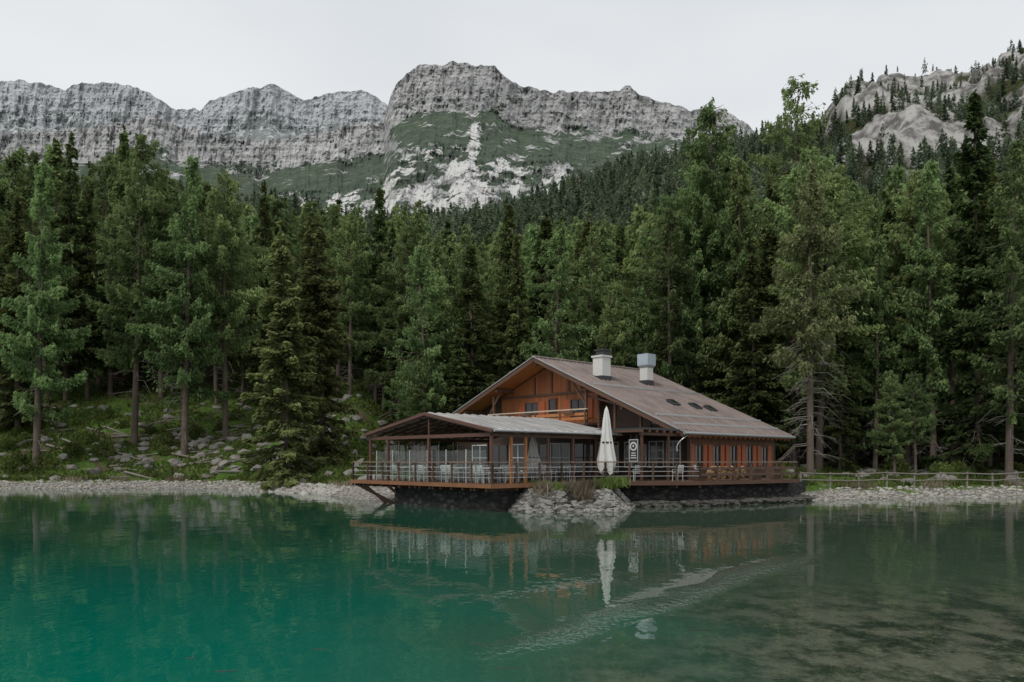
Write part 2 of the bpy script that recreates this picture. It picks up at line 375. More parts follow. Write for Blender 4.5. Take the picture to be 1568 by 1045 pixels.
def tree_mesh(name,kind,H,M,seed,size=1.0,lo=None,trunk=True,dead=0,Rm=None,mat=None,gap=0.0,pw=.7):
    r=np.random.default_rng(seed);rr=random.Random(seed)
    spr=kind=='spruce'
    lo=lo if lo is not None else (.10 if spr else .24)
    Rm=Rm or (.15*H if spr else .145*H)
    nb=int(H*(6.5 if spr else 5.2))
    u=np.sort(r.random(nb));zr=lo+(1-lo)*u**.9
    az=np.arange(nb)*2.39996+r.uniform(-.7,.7,nb)
    if spr: Lb=Rm*((1-zr)/(1-lo))**.85*r.uniform(.5,1.2,nb)+.25
    else:
        q=(1-zr)/(1-lo);Lb=Rm*(q**pw)*(.5+.5*np.minimum(1,(1-q)*3+.2))*r.uniform(.35,1.3,nb)+.15
    irr=fbm(zr*7+3*np.cos(az),2.2*np.sin(az)+seed,3,seed*1.7)
    Lb=Lb*(.55+.9*irr) if spr else Lb*(.3+1.4*irr)
    bend_x=r.uniform(-.025,.025)*H;bend_y=r.uniform(-.025,.025)*H
    droop=(.18+.4*(1-zr)) if spr else r.uniform(-.15,.45,nb)
    bright=r.uniform(.2,1,nb)
    wgt=Lb**1.2+.12
    if gap: wgt=wgt*np.where(r.random(nb)<gap,.12,1)
    wgt/=wgt.sum()
    bi=r.choice(nb,M,p=wgt)
    s=r.random(M)**.62 if spr else r.uniform(.1,1,M)**.65
    Ls=Lb[bi];z0=zr[bi]*H;a=az[bi]
    out_=np.stack([np.cos(a),np.sin(a),0*a],1);lat=np.stack([-np.sin(a),np.cos(a),0*a],1)
    wid=(.34 if spr else .26)*Ls*(1.05-s)*np.minimum(1,s*3)+.08
    off=r.uniform(-1,1,M)*wid
    dz=-droop[bi]*Ls*s+(.25 if spr else .28)*Ls*s*s
    hang=-(r.random(M)**2)*(.55 if spr else .95)
    c=out_*(Ls*s)[:,None]+lat*off[:,None]
    c[:,0]+=bend_x*(zr[bi]**2);c[:,1]+=bend_y*(zr[bi]**2)
    c[:,2]=z0+dz+hang*.75+r.normal(0,.06 if spr else .1,M)
    sg=np.sign(off)
    if spr:
        dirv=out_*(.8)+lat*(sg*r.uniform(.1,.9,M))[:,None];dirv[:,2]=r.uniform(-.9,.1,M)
        ln=size*r.uniform(.32,.7,M);wd=size*r.uniform(.08,.15,M)
    else:
        dirv=out_*(r.uniform(.1,.7,M))[:,None]+lat*(sg*r.uniform(0,.6,M))[:,None];dirv[:,2]=r.uniform(-1.1,.25,M)
        ln=size*r.uniform(.22,.55,M);wd=size*r.uniform(.045,.10,M)
    dirv/=np.linalg.norm(dirv,axis=1,keepdims=True)
    side=np.cross(dirv,np.array([0,0,1.])+r.normal(0,.55,(M,3)));side/=np.linalg.norm(side,axis=1,keepdims=True)+1e-9
    p0=c-dirv*(ln*.5)[:,None];p2=c+dirv*(ln*.5)[:,None];pm=c+dirv*(ln*.05)[:,None]
    Q=np.stack([p0,pm+side*wd[:,None],p2,pm-side*wd[:,None]],1)
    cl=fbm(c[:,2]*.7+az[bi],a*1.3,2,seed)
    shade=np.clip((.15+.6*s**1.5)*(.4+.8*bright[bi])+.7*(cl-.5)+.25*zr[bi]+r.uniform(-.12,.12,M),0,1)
    mb=MB()
    if trunk:
        rb=.010*H+.03;n=7
        for i in range(9):
            t0=i/9;t1=(i+1)/9
            f=lambda t:(bend_x*t*t,bend_y*t*t,t*H*.98-(.6 if t==0 else 0))
            mb.cyl(f(t0),f(t1),rb*(1-t0)**.9+.02,rb*(1-t1)**.9+.015,n,1,False)
        step=1 if M>4000 else 3
        kq=.25 if spr else .28
        for j in range(0,nb,step):
            p=Vector((bend_x*zr[j]**2,bend_y*zr[j]**2,zr[j]*H));o=Vector((math.cos(az[j]),math.sin(az[j]),0))
            g1=lambda s_:p+o*Lb[j]*s_+Vector((0,0,-droop[j]*Lb[j]*s_+kq*Lb[j]*s_*s_))
            mb.cyl(p,g1(.5),.045,.03,3,1,False);mb.cyl(g1(.5),g1(.93),.03,.008,3,1,False)
        for j in range(dead):
            z=H*rr.uniform(.08,max(lo+.12,.2));a=rr.random()*6.28;l=rr.uniform(.4,1)*Rm*.75
            o=Vector((math.cos(a),math.sin(a),0));p=Vector((0,0,z));q1=p+o*l*.5+Vector((0,0,-.05*l));q2=p+o*l+Vector((0,0,rr.uniform(-.6,-.1)*l))
            mb.cyl(p,q1,.04,.028,3,2,False);mb.cyl(q1,q2,.028,.008,3,2,False)
            for k in range(5):
                t=rr.uniform(.3,1);pp=p.lerp(q2,t);a2=a+rr.uniform(-1.2,1.2)
                mb.cyl(pp,pp+Vector((math.cos(a2),math.sin(a2),rr.uniform(-.9,.1)))*rr.uniform(.3,.8),.014,.005,3,2,False)
    return quadmesh(name,Q,shade,[mat or (mSp if spr else mLa),mBark,mDead],extra=mb)
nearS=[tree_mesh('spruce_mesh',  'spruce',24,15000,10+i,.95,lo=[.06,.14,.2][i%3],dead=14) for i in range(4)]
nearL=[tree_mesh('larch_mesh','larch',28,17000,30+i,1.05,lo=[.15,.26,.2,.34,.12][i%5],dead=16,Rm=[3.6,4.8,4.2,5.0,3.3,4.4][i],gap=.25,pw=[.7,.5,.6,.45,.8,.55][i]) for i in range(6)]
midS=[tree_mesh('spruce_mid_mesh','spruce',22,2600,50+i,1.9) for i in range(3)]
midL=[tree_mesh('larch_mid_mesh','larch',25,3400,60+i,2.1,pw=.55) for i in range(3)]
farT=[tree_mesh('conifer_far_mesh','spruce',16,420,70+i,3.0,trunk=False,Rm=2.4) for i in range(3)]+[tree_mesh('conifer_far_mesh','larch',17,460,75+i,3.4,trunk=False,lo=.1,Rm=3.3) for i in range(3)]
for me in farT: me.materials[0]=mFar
def place(me,name,x,y,h,base,parent=None,rot=None,wx=1.0,sink=.15):
    o=bpy.data.objects.new(name,me);S.collection.objects.link(o)
    z=float(ground(x,y))-sink
    sc=h/base;o.location=(x,y,z);o.scale=(sc*wx,sc*wx,sc);o.rotation_euler=(random.uniform(-.03,.03),random.uniform(-.03,.03),random.random()*6.28 if rot is None else rot)
    if parent:o.parent=parent
    return o
olive=leafmat('olive_spruce_needles',(.05,.07,.024),(.19,.25,.085),.4)
heroS=tree_mesh('hero_spruce_mesh','spruce',24,22000,17,.9,lo=.05,dead=8,Rm=4.1,mat=olive)
def hero(kind,px,toppy,d,vi,wx=1.0,me=None):
    x=(px-784)/F*d;z=float(ground(x,d));h=CH+(HZ-toppy)/F*d-z
    if kind=='s': place(me or nearS[vi%4],'spruce_tree',x,d,h,24,wx=wx)
    else: place(me or nearL[vi%6],'larch_tree',x,d,h,28,wx=wx)
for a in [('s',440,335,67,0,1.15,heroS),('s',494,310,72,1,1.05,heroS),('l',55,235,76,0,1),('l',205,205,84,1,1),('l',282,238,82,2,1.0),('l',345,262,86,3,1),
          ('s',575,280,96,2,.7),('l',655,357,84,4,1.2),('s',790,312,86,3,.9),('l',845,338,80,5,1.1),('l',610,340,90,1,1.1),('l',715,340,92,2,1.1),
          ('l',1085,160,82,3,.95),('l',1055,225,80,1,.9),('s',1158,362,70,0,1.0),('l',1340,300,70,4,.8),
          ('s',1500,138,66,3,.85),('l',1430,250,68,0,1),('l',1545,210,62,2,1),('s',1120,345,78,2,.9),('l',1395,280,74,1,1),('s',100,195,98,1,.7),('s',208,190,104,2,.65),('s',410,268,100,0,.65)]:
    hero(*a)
sparse=tree_mesh('bare_larch_mesh','larch',22,10000,91,.95,lo=.34,dead=60,Rm=3.6,mat=mLy,gap=.35)
x=(1262-784)/F*59;o=place(sparse,'larch_tree',x-1.0,59,CH+(HZ-243)/F*59-1,22)
crown=tree_mesh('tall_larch_mesh','larch',36,13000,95,1.1,lo=.3,dead=10,Rm=4.6,gap=.4,pw=.35)
x=(1215-784)/F*80;place(crown,'larch_tree',x,80,CH+(HZ-108)/F*80-float(ground(x,80)),36)

CO=(9.7,45.0);TH=math.radians(43);cu,su=math.cos(TH),math.sin(TH)
def loc(x,y): dx=x-CO[0];dy=y-CO[1];return dx*cu+dy*su,-dx*su+dy*cu
CPX=[-900,-200,0,100,200,260,300,400,470,560,600,650,720,800,870,950,1000,1040,1100,1150,1200,1250,1300,1400,1500,1568,2400]
CPY=[200,200,205,215,215,240,262,285,285,315,342,368,358,330,322,325,300,262,225,240,225,255,262,262,235,215,210]
forest_e=empty('forest')
y=60.;cnt=0
while y<135:
    stp=4.1+ (y-60)*.03
    x=-1.05*y+random.random()*stp
    while x<1.05*y:
        xx_=x+random.uniform(-1.8,1.8);yy_=y+random.uniform(-1.8,1.8);x+=stp
        px=784+F*xx_/yy_
        lx,ly=loc(xx_,yy_)
        if -16<lx<17 and -7<ly<28: continue
        s=yy_-float(shore(xx_))
        vis=-150<px<1720
        if xx_<-8:
            if s<13: continue
            if 488<px<620 and yy_<94: continue
            if s<27 and random.random()<.82: continue
        elif xx_<22:
            if yy_<77: continue
        else:
            if s<7.5: continue
            if s<16 and random.random()<.6: continue
        if not vis and random.random()<.5: continue
        zt=CH+(HZ-np.interp(px,CPX,CPY))/F*yy_;g_=float(ground(xx_,yy_))
        h=min((zt-g_),36)*random.choice([1,.98,.9,.8,.7,.6,.48,.35])*random.uniform(.93,1.03)
        if h<5: continue
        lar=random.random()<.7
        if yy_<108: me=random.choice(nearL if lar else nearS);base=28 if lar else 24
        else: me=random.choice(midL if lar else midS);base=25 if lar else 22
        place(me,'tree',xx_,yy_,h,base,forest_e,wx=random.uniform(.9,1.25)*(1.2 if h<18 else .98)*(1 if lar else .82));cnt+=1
    y+=stp*.95
print('near forest',cnt)
hill_e=empty('distant_forest')
y=135.;cnt=0
while y<640:
    stp=4.8+(y-135)*.0058
    x=-.78*y
    while x<.80*y:
        px=784+F*x/y
        if px<620: st2=stp*2.2
        else: st2=stp
        xx_=x+random.uniform(-.5,.5)*st2;yy_=y+random.uniform(-.5,.5)*stp;x+=st2
        rmk=float(rockmask(np.array(xx_),np.array(yy_)))
        if rmk>.3 and random.random()<.88: continue
        if px>1230 and yy_>400 and random.random()<.25: continue
        h=random.uniform(7,18)*(.72 if px>1200 else 1)
        if yy_<210: me=random.choice(midS+midL+midL);base=23;h*=1.25
        else: me=random.choice(farT);base=16.5
        place(me,'tree',xx_,yy_,h,base,hill_e,wx=random.uniform(.85,1.25));cnt+=1
    y+=stp*.95
print('hill',cnt)

# ------------------------------------------------------------------ undergrowth, stones, logs
def blades(name,n,fx,mat,l0,l1,w=.05,parent=None):
    P=fx(n);n=len(P)
    d=RNG.normal(0,.45,(n,3));d[:,2]=1;d/=np.linalg.norm(d,axis=1,keepdims=True)
    ln=RNG.uniform(l0,l1,n)[:,None];sd=np.cross(d,RNG.normal(0,1,(n,3)));sd/=np.linalg.norm(sd,axis=1,keepdims=True)
    wv=w*RNG.uniform(.6,1.6,n)[:,None]
    Q=np.stack([P-d*.05,P+d*ln*.5+sd*wv,P+d*ln,P+d*ln*.5-sd*wv],1)
    me=quadmesh(name,Q,np.clip(fbm(P[:,0]/2,P[:,1]/2,3,3)*1.2-.1+RNG.uniform(-.25,.25,n),0,1),[mat])
    o=bpy.data.objects.new(name,me);S.collection.objects.link(o);return o
mUG=leafmat('undergrowth_leaves',(.04,.075,.018),(.16,.26,.06),.4)
def bank(n):
    x=RNG.uniform(-60,50,n);s=RNG.uniform(0,1,n)**1.2*36+3.6;y=shore(x)+s
    lx,ly=loc(x,y);k=~((lx>-14)&(lx<14)&(ly>-4)&(ly<25))&(fbm(x/3,y/3,3,44)>.44)
    x=x[k];y=y[k];return np.stack([x,y,ground(x,y)],1)
blades('undergrowth',80000,bank,mUG,.15,.5,.08)
def bushes(n):
    k=46;cx=RNG.uniform(-56,-9,k);cx[32:]=RNG.uniform(20,48,14);cs=RNG.uniform(6,24,k);cy=shore(cx)+cs
    i=RNG.integers(0,k,n);rad=RNG.uniform(.5,1.4,k)[i]
    v=RNG.normal(0,1,(n,3));v/=np.linalg.norm(v,axis=1,keepdims=True);v*=(RNG.random(n)**.4*rad)[:,None]
    px_=cx[i]+v[:,0];py_=cy[i]+v[:,1];return np.stack([px_,py_,ground(px_,py_)+np.abs(v[:,2])*1.1],1)
blades('bushes',26000,bushes,mUG,.12,.3,.07)
mStone=simple('pale_stone',(.40,.38,.34),.9,.5,.9,bmp=0)
mStone2=simple('bank_stone',(.22,.205,.18),.95,.5,.8,bmp=0)
mb=MB()
for i in range(5200):
    x=random.uniform(-58,48);s=random.uniform(-.5,3.0);y=float(shore(np.array(x)))+s
    lx,ly=loc(x,y)
    if -12<lx<13 and -2.5<ly<23: continue
    if x>18 and random.random()<.45: continue
    r=random.choice([.05,.07,.09,.12,.17])*(1.5 if -22<x<-8 else 1)
    mb.rock((x,y,float(ground(x,y))+r*.15),r)
mb.obj('shore_stones',[mStone])
mb=MB()
for i in range(620):
    x=random.uniform(-55,-9) if random.random()<.75 else random.uniform(20,45)
    y=float(shore(np.array(x)))+random.uniform(4,32);r=random.choice([.12,.2,.3,.5,.7])
    if x<-22 and random.random()<.6: x=random.gauss(-33,6);y=float(shore(np.array(x)))+random.uniform(7,17)
    mb.rock((x,y,float(ground(x,y))+r*.1),r)
mb.obj('bank_rocks',[mStone2])
mb=MB()
for i in range(55):
    x=random.uniform(-50,-18);y=float(shore(np.array(x)))+random.uniform(5,22);a=random.uniform(-.6,.6);l=random.uniform(1.2,4.5)
    x2=x+math.cos(a)*l;y2=y+math.sin(a)*l
    mb.cyl((x,y,float(ground(x,y))+.12),(x2,y2,float(ground(x2,y2))+.15),.12,.06,6)
mb.obj('fallen_logs',[mDead])

# ------------------------------------------------------------------ chalet (local frame: x along ridge, y along gable)
T=empty('alpine_chalet',(CO[0],CO[1],0),TH)
wOr=wood('larch_cladding',(.42,.135,.04),1,.17,weather=.35)
wOs=wood('side_cladding',(.20,.08,.035),0,.17)
wDk=wood('dark_timber',(.062,.034,.021),2,.2)
wBm=simple('beam_timber',(.11,.055,.034),.7,.4,4,sc=(1,1,4))
wBo=simple('beam_orange',(.42,.16,.05),.6,.3,4)
shut=simple('shutter_paint',(.36,.09,.028),.6,.25,5)
glassD=simple('window_glass',(.022,.026,.028),.06,.1,1,bmp=0)
white=simple('white_frame',(.62,.62,.6),.5,.1,3,bmp=0)
mort=simple('chimney_render',(.62,.61,.58),.85,.12,3)
metal=simple('sheet_metal',(.42,.48,.52),.35,.15,2,metal=.6)
dmet=simple('dark_metal',(.04,.04,.042),.5,.2,2)
gut=simple('gutter_metal',(.42,.42,.42),.35,.1,3,metal=.5)
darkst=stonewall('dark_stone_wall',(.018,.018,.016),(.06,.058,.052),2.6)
def roofmat(name,col,rough):
    m,nt,N,L,b=newmat(name);c_=objco(N)
    f=noise(N,L,1.2,4,.65,c_,(1,.25,1));g_=noise(N,L,14,2,.6,c_)
    c=mixc(N,L,mapr(N,L,f,.3,.7),tuple(x*.78 for x in col),tuple(x*1.22 for x in col))
    c=mixc(N,L,mapr(N,L,g_,.5,.75,0,.3),c,(.24,.21,.19))
    L.new(c,b.inputs['Base Color']);b.inputs['Roughness'].default_value=rough;b.inputs['Specular IOR Level'].default_value=.6
    return m
mRoof=roofmat('brown_metal_roof',(.165,.122,.112),.42)
mRib=roofmat('roof_rib',(.30,.245,.225),.4)
mPR=roofmat('pale_metal_roof',(.48,.475,.46),.35)
mPRd=roofmat('pale_roof_rib',(.34,.33,.32),.35)
RY=12.05
def zr(y): return 4.12+.444*y if y<=RY else 9.47-.40*(y-RY)
YL=23.3
mb=MB()
mb.prism([(1.8,1,.6),(1.8,22.3,.6),(1.8,22.3,zr(22.3)-.26),(1.8,RY,zr(RY)-.27),(1.8,1,zr(1)-.26)],(.25,0,0),1)
mb.prism([(11.8,1,.6),(11.8,22.3,.6),(11.8,22.3,zr(22.3)-.26),(11.8,RY,zr(RY)-.27),(11.8,1,zr(1)-.26)],(.25,0,0),1)
mb.box(2.05,11.8,1.0,1.25,1.5,zr(1)-.3,2);mb.box(2.05,11.8,22,22.25,.6,zr(22)-.3,1)
mb.box(1.9,11.95,.9,1.3,.3,1.5,3)
ya,yb=7.9,17.2
mb.prism([(1.74,ya,4.9),(1.74,yb,4.9),(1.74,yb,zr(yb)-.32),(1.74,RY,zr(RY)-.34),(1.74,ya,zr(ya)-.32)],(.055,0,0),0)
mb.box(1.66,1.735,ya,yb,6.95,7.12,4)
for yy in (ya+.08,10.4,RY,13.7,yb-.08): mb.box(1.67,1.735,yy-.08,yy+.08,7.125,zr(yy)-.5,4)
mb.obj('walls',[wOr,wDk,wOs,darkst,wBm],T)
mb=MB()
x0,x1=0,12.5
mb.prism([(x0,0,zr(0)),(x0,RY,zr(RY)),(x0,RY,zr(RY)-.2),(x0,0,zr(0)-.2)],(x1-x0,0,0),0)
mb.prism([(x0,RY+.002,zr(RY)),(x0,YL,zr(YL)),(x0,YL,zr(YL)-.2),(x0,RY+.002,zr(RY)-.2)],(x1-x0,0,0),0)
k=x0+.25
while k<x1:
    mb.beam((k,-.02,zr(0)+.015),(k,RY,zr(RY)+.02),.06,.08,6);mb.beam((k,RY,zr(RY)+.02),(k,YL,zr(YL)+.02),.06,.08,6);k+=.42
mb.beam((x0-.05,RY,zr(RY)+.05),(x1+.05,RY,zr(RY)+.05),.35,.08,6)
for q_ in (.9,2.2,7.0):
    mb.beam((x0+.3,q_,zr(q_)+.14),(x1-.3,q_,zr(q_)+.14),.03,.1,3)
mb.cyl((x0-.1,-.1,zr(0)-.08),(x1+.1,-.1,zr(0)-.08),.09,.09,8,3)
for a_,b_ in ((-.02,RY),(RY,YL)):
    mb.beam((x0-.03,a_,zr(a_)-.16),(x0-.03,b_,zr(b_)-.16),.05,.30,1)
    mb.beam((x0-.06,a_,zr(a_)+.02),(x0-.06,b_,zr(b_)+.02),.10,.05,3)
    mb.beam((x1+.03,a_,zr(a_)-.16),(x1+.03,b_,zr(b_)-.16),.05,.30,1)
mb.prism([(.03,.05,zr(0)-.22),(.03,RY,zr(RY)-.225),(.03,RY,zr(RY)-.26),(.03,.05,zr(0)-.255)],(1.7,0,0),2)
mb.prism([(.03,RY+.01,zr(RY)-.225),(.03,YL,zr(YL)-.22),(.03,YL,zr(YL)-.255),(.03,RY+.01,zr(RY)-.26)],(1.7,0,0),2)
for yy in (1.1,4.6,8,RY,16,19.5,22.2): mb.box(.1,1.8,yy-.1,yy+.1,zr(yy)-.55,zr(yy)-.28,1)
for i in range(22):
    xx=.6+i*.55;mb.beam((xx,.03,zr(0)-.27),(xx,1.0,zr(1)-.27),.09,.12,2)
for sx,sy in ((5.5,4.6),(7.5,4.25),(8.9,4.0)):
    mb.beam((sx,sy-.3,zr(sy-.3)+.08),(sx,sy+.35,zr(sy+.35)+.15),.75,.12,4)
    mb.beam((sx,sy-.22,zr(sy-.22)+.155),(sx,sy+.27,zr(sy+.27)+.225),.55,.02,5)
mb.obj('roof',[mRoof,wBm,wBo,gut,dmet,glassD,mRib],T)
mb=MB()
cx,cy=3.2,8.8
mb.box(cx-.42,cx+.42,cy-.42,cy+.42,zr(cy)-.5,9.4,0);mb.box(cx-.5,cx+.5,cy-.5,cy+.5,9.4,9.52,0)
mb.box(cx-.25,cx+.45,cy-.35,cy+.3,9.52,9.85,2);mb.prism([(cx-.35,cy-.45,9.85),(cx+.55,cy-.45,9.85),(cx+.55,cy+.4,9.85),(cx-.35,cy+.4,9.85)],(0,0,.09),2)
mb.box(cx-.5,cx+.5,cy-.47,cy+.47,zr(cy)-.3,zr(cy)+.12,2)
cx,cy=7.7,8.5
mb.box(cx-.33,cx+.33,cy-.33,cy+.33,zr(cy)-.5,9.05,0)
mb.box(cx-.37,cx+.37,cy-.37,cy+.37,zr(cy)-.3,zr(cy)+.25,2)
a=.34;b_=.46
mb.add([(cx-a,cy-a,9.02),(cx+a,cy-a,9.02),(cx+a,cy+a,9.02),(cx-a,cy+a,9.02),(cx-b_,cy-b_,9.2),(cx+b_,cy-b_,9.2),(cx+b_,cy+b_,9.2),(cx-b_,cy+b_,9.2),
        (cx-b_,cy-b_,10.0),(cx+b_,cy-b_,10.0),(cx+b_,cy+b_,10.0),(cx-b_,cy+b_,10.0)],
       [(0,1,5,4),(1,2,6,5),(2,3,7,6),(3,0,4,7),(4,5,9,8),(5,6,10,9),(6,7,11,10),(7,4,8,11),(8,9,10,11)],1)
mb.obj('chimneys',[mort,metal,dmet],T)
mb=MB()
def winx(x,y0,y1,z0,z1,fr=0,cols=2,rows=1):
    mb.box(x-.03,x-.005,y0,y1,z0,z1,1)
    t=.07
    mb.box(x-.09,x-.031,y0-t,y0,z0-t,z1+t,fr);mb.box(x-.09,x-.031,y1,y1+t,z0-t,z1+t,fr)
    mb.box(x-.088,x-.031,y0,y1,z1,z1+t,fr);mb.box(x-.088,x-.031,y0,y1,z0-t,z0,fr)
    for i in range(1,cols): yc=y0+(y1-y0)*i/cols;mb.box(x-.075,x-.031,yc-.03,yc+.03,z0,z1,fr)
    for i in range(1,rows): zc=z0+(z1-z0)*i/rows;mb.box(x-.07,x-.031,y0,y1,zc-.025,zc+.025,fr)
def winy(y,x0,x1,z0,z1,fr=0,cols=2):
    mb.box(x0,x1,y-.03,y-.005,z0,z1,1);t=.06
    mb.box(x0-t,x0,y-.09,y-.031,z0-t,z1+t,fr);mb.box(x1,x1+t,y-.09,y-.031,z0-t,z1+t,fr)
    mb.box(x0,x1,y-.088,y-.031,z1,z1+t,fr);mb.box(x0,x1,y-.088,y-.031,z0-t,z0,fr)
    for i in range(1,cols): xc=x0+(x1-x0)*i/cols;mb.box(xc-.025,xc+.025,y-.075,y-.031,z0,z1,fr)
for y0 in (9.0,13.4): 
    winx(1.74,y0,y0+1.2,5.4,6.5,2,2)
    mb.box(1.66,1.72,y0-.72,y0-.08,5.3,6.6,3);mb.box(1.66,1.72,y0+1.28,y0+1.92,5.3,6.6,3)
mb.box(1.66,1.72,11.5,12.3,4.95,6.8,2);winx(1.66,11.62,12.18,5.9,6.65,2,1)
for i in range(7): winx(1.8,6.2+i*2.1,7.9+i*2.1,1.75,3.6,2 if i%2 else 0,2,2)
for y0,y1 in ((1.5,2.4),(2.7,3.7),(4.6,5.6)): winx(1.8,y0,y1,2.1,3.6,0,2,3)
mb.box(1.7,1.79,3.8,4.5,1.35,3.6,2);winx(1.7,3.95,4.35,2.2,3.4,0,1,2)
winx(1.8,2.6,3.6,4.5,5.1,2,2)
for i in range(5):
    xa=2.5+i*1.9;winy(1.0,xa,xa+.75,2.15,3.35,2)
    mb.box(xa-.5,xa-.08,.90,.96,2.05,3.45,3);mb.box(xa+.83,xa+1.25,.90,.96,2.05,3.45,3)
mb.obj('windows_and_shutters',[white,glassD,wBm,shut],T)
mb=MB()
mb.box(.35,1.73,7.6,17.0,4.78,4.92,1)
mb.box(.3,.36,7.6,17.0,5.10,5.28,0);mb.box(.3,.36,7.6,17.0,5.38,5.56,0);mb.box(.24,.42,7.55,17.05,5.74,5.82,2)
for yy in (7.7,9.9,12.2,14.5,16.9): mb.box(.24,.29,yy-.05,yy+.05,4.8,5.74,1)
for yy in (7.75,16.6): mb.box(.37,.53,yy-.08,yy+.08,4.92,zr(yy)-.56,1)
for i in range(11):
    z=4.4+i*.2
    mb.cyl((1.0,7.2,z),(1.8,7.2,z),.1,.1,8,1)
mb.box(.5,.95,6.2,7.6,4.2,4.35,1)
for yy in (3.5,5.5): mb.box(.55,.7,yy-.07,yy+.07,4.2,zr(yy)-.3,1)
mb.beam((.62,.9,4.35),(.62,7.6,4.35),.14,.2,1)
mb.beam((.62,3.5,5.5),(.62,7.7,6.6),.1,.12,1)
for yy in (17.0,7.7): mb.beam((.45,yy,zr(yy)-1.6),(.45,yy+(1.3 if yy<10 else -1.3),zr(yy+(1.3 if yy<10 else -1.3))-.45),.1,.12,1)
for yy in (8.6,12.6,15.2): mb.box(.08,.22,yy,yy+.9,5.5,5.66,1)
mb.obj('balcony',[wBo,wBm,simple('pale_handrail',(.5,.4,.3),.6,.15,4)],T)
mb=MB()
mb.box(-3.4,1.6,.2,4.6,4.16,4.26,0)
for i in range(8): mb.box(-3.6+i*.65,-3.52+i*.65,.1,4.6,4.02,4.155,1)
mb.box(-3.45,1.5,.35,.47,3.86,4.015,1)
for xx,yy in ((-3.3,.41),(-.9,.41),(1.2,.41),(-3.3,4.2)): mb.box(xx-.06,xx+.06,yy-.06,yy+.06,1.35,3.86,1)
mb.box(-2.9,1.7,4.9,13.2,4.3,4.4,2)
for i in range(8):
    t0=i/8;t1=(i+1)/8;f=lambda t:(.2-.9*t,-.1+.3*math.sin(t*3),3.9-.9*t)
    mb.cyl(f(t0),f(t1),.035,.035,6,3)
mb.obj('entrance_canopy',[dmet,wBm,mPR,gut],T)

# ------------------------------------------------------------------ terrace
D=empty('lakeside_terrace',(CO[0],CO[1],0),TH)
deckw=wood('deck_boards',(.17,.105,.065),0,.14)
edge=simple('deck_fascia',(.25,.11,.05),.7,.4,3)
mb=MB()
DP=[(-12.6,2.1),(-7.6,2.1),(-5.2,1.2),(-.8,-1.7),(7.8,-2.9),(8.8,.5),(8.8,1.0),(1.8,1.0),(1.8,14.7),(-12.6,14.7)]
mb.prism([(p[0],p[1],1.22) for p in DP],(0,0,.13),0)
ring=DP[:6]
pts=[(-12.6,14.7)]+ring
for i_,(a_,b2_) in enumerate(zip(pts[:-1],pts[1:])):
    v=Vector((b2_[0]-a_[0],b2_[1]-a_[1],0)).normalized();n=Vector((v.y,-v.x,0))*.03
    mb.beam((a_[0]+n.x,a_[1]+n.y,1.25),(b2_[0]+n.x,b2_[1]+n.y,1.25),.05,.2,1 if i_<2 else 2)
for i in range(14):
    mb.beam((-12.55,2.6+i*.9,1.1),(-10,2.6+i*.9,1.1),.1,.2,2)
for yy in (13.8,11.4):
    mb.beam((-12.2,yy,1.05),(-11.2,yy-.9,-.1),.14,.14,2)
mb.beam((-12.3,14.3,1.05),(-10.9,12.2,-.2),.16,.16,2)
mb.obj('deck',[deckw,edge,wBm],D)
mb=MB()
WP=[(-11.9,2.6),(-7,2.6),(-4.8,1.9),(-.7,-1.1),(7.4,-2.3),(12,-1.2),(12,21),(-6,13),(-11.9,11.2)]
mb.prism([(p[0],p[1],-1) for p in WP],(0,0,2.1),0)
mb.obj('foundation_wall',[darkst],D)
mb=MB()
for i in range(1300):
    t=random.random();k=random.choice([1,2,3,3,4]);p=WP[k];q_=WP[k+1]
    xx=p[0]+(q_[0]-p[0])*t;yy=p[1]+(q_[1]-p[1])*t-random.random()**2*1.0
    r=random.choice([.10,.15,.2,.26]);mb.rock((xx,yy,random.uniform(-.08,.22)),r,0,(1.2,1.1,.6))
mb.obj('foundation_rubble',[simple('rubble_stone',(.085,.08,.07),.95,.6,1.2,bmp=0)],D)
mb=MB()
def rail(a_,b2_,rust=False,step=1.5):
    a_=Vector((*a_,1.35));b2_=Vector((*b2_,1.35));l=(b2_-a_).length;n=max(1,round(l/step));d=(b2_-a_)/n
    for i in range(n+1):
        p=a_+d*i;mb.box(p.x-.045,p.x+.045,p.y-.045,p.y+.045,1.0 if not rust else 1.36,2.38 if not rust else 2.33,0)
    up=Vector((0,0,1))
    mb.beam(a_+up*1.05,b2_+up*1.05,.12,.055,1)
    for h in ((.3,.55,.8) if not rust else (.35,.7)): mb.beam(a_+up*h,b2_+up*h,.03,.028 if not rust else .13,0 if rust else 3)
rail((-12.5,14.6),(-12.5,2.2));rail((-12.5,2.2),(-7.7,2.2));rail((-7.7,2.2),(-5.2,1.35));rail((-5.2,1.35),(-.8,-1.6));rail((-.8,-1.6),(7.7,-2.8),True);rail((7.7,-2.8),(8.7,.4),True);rail((-12.5,14.6),(-3,14.6))
for i in range(60):
    t=random.random();xx=.5+t*3.0;yy=-1.55-.14*(xx+.8)+.12
    mb.cyl((xx,yy,1.42+random.random()*.7),(xx+.02,yy+.4,1.42+random.random()*.7),.09,.09,7,2)
for xx in (-.6,4.2,6.0): mb.box(xx,xx+.8,-1.45-.13*xx,-1.05-.13*xx,1.36,2.0,0)
railw=simple('rail_timber',(.105,.06,.04),.7,.4,4)
mb.obj('railing',[railw,simple('handrail',(.22,.15,.11),.6,.3,4),simple('firewood',(.42,.27,.14),.8,.4,7),gut],D)

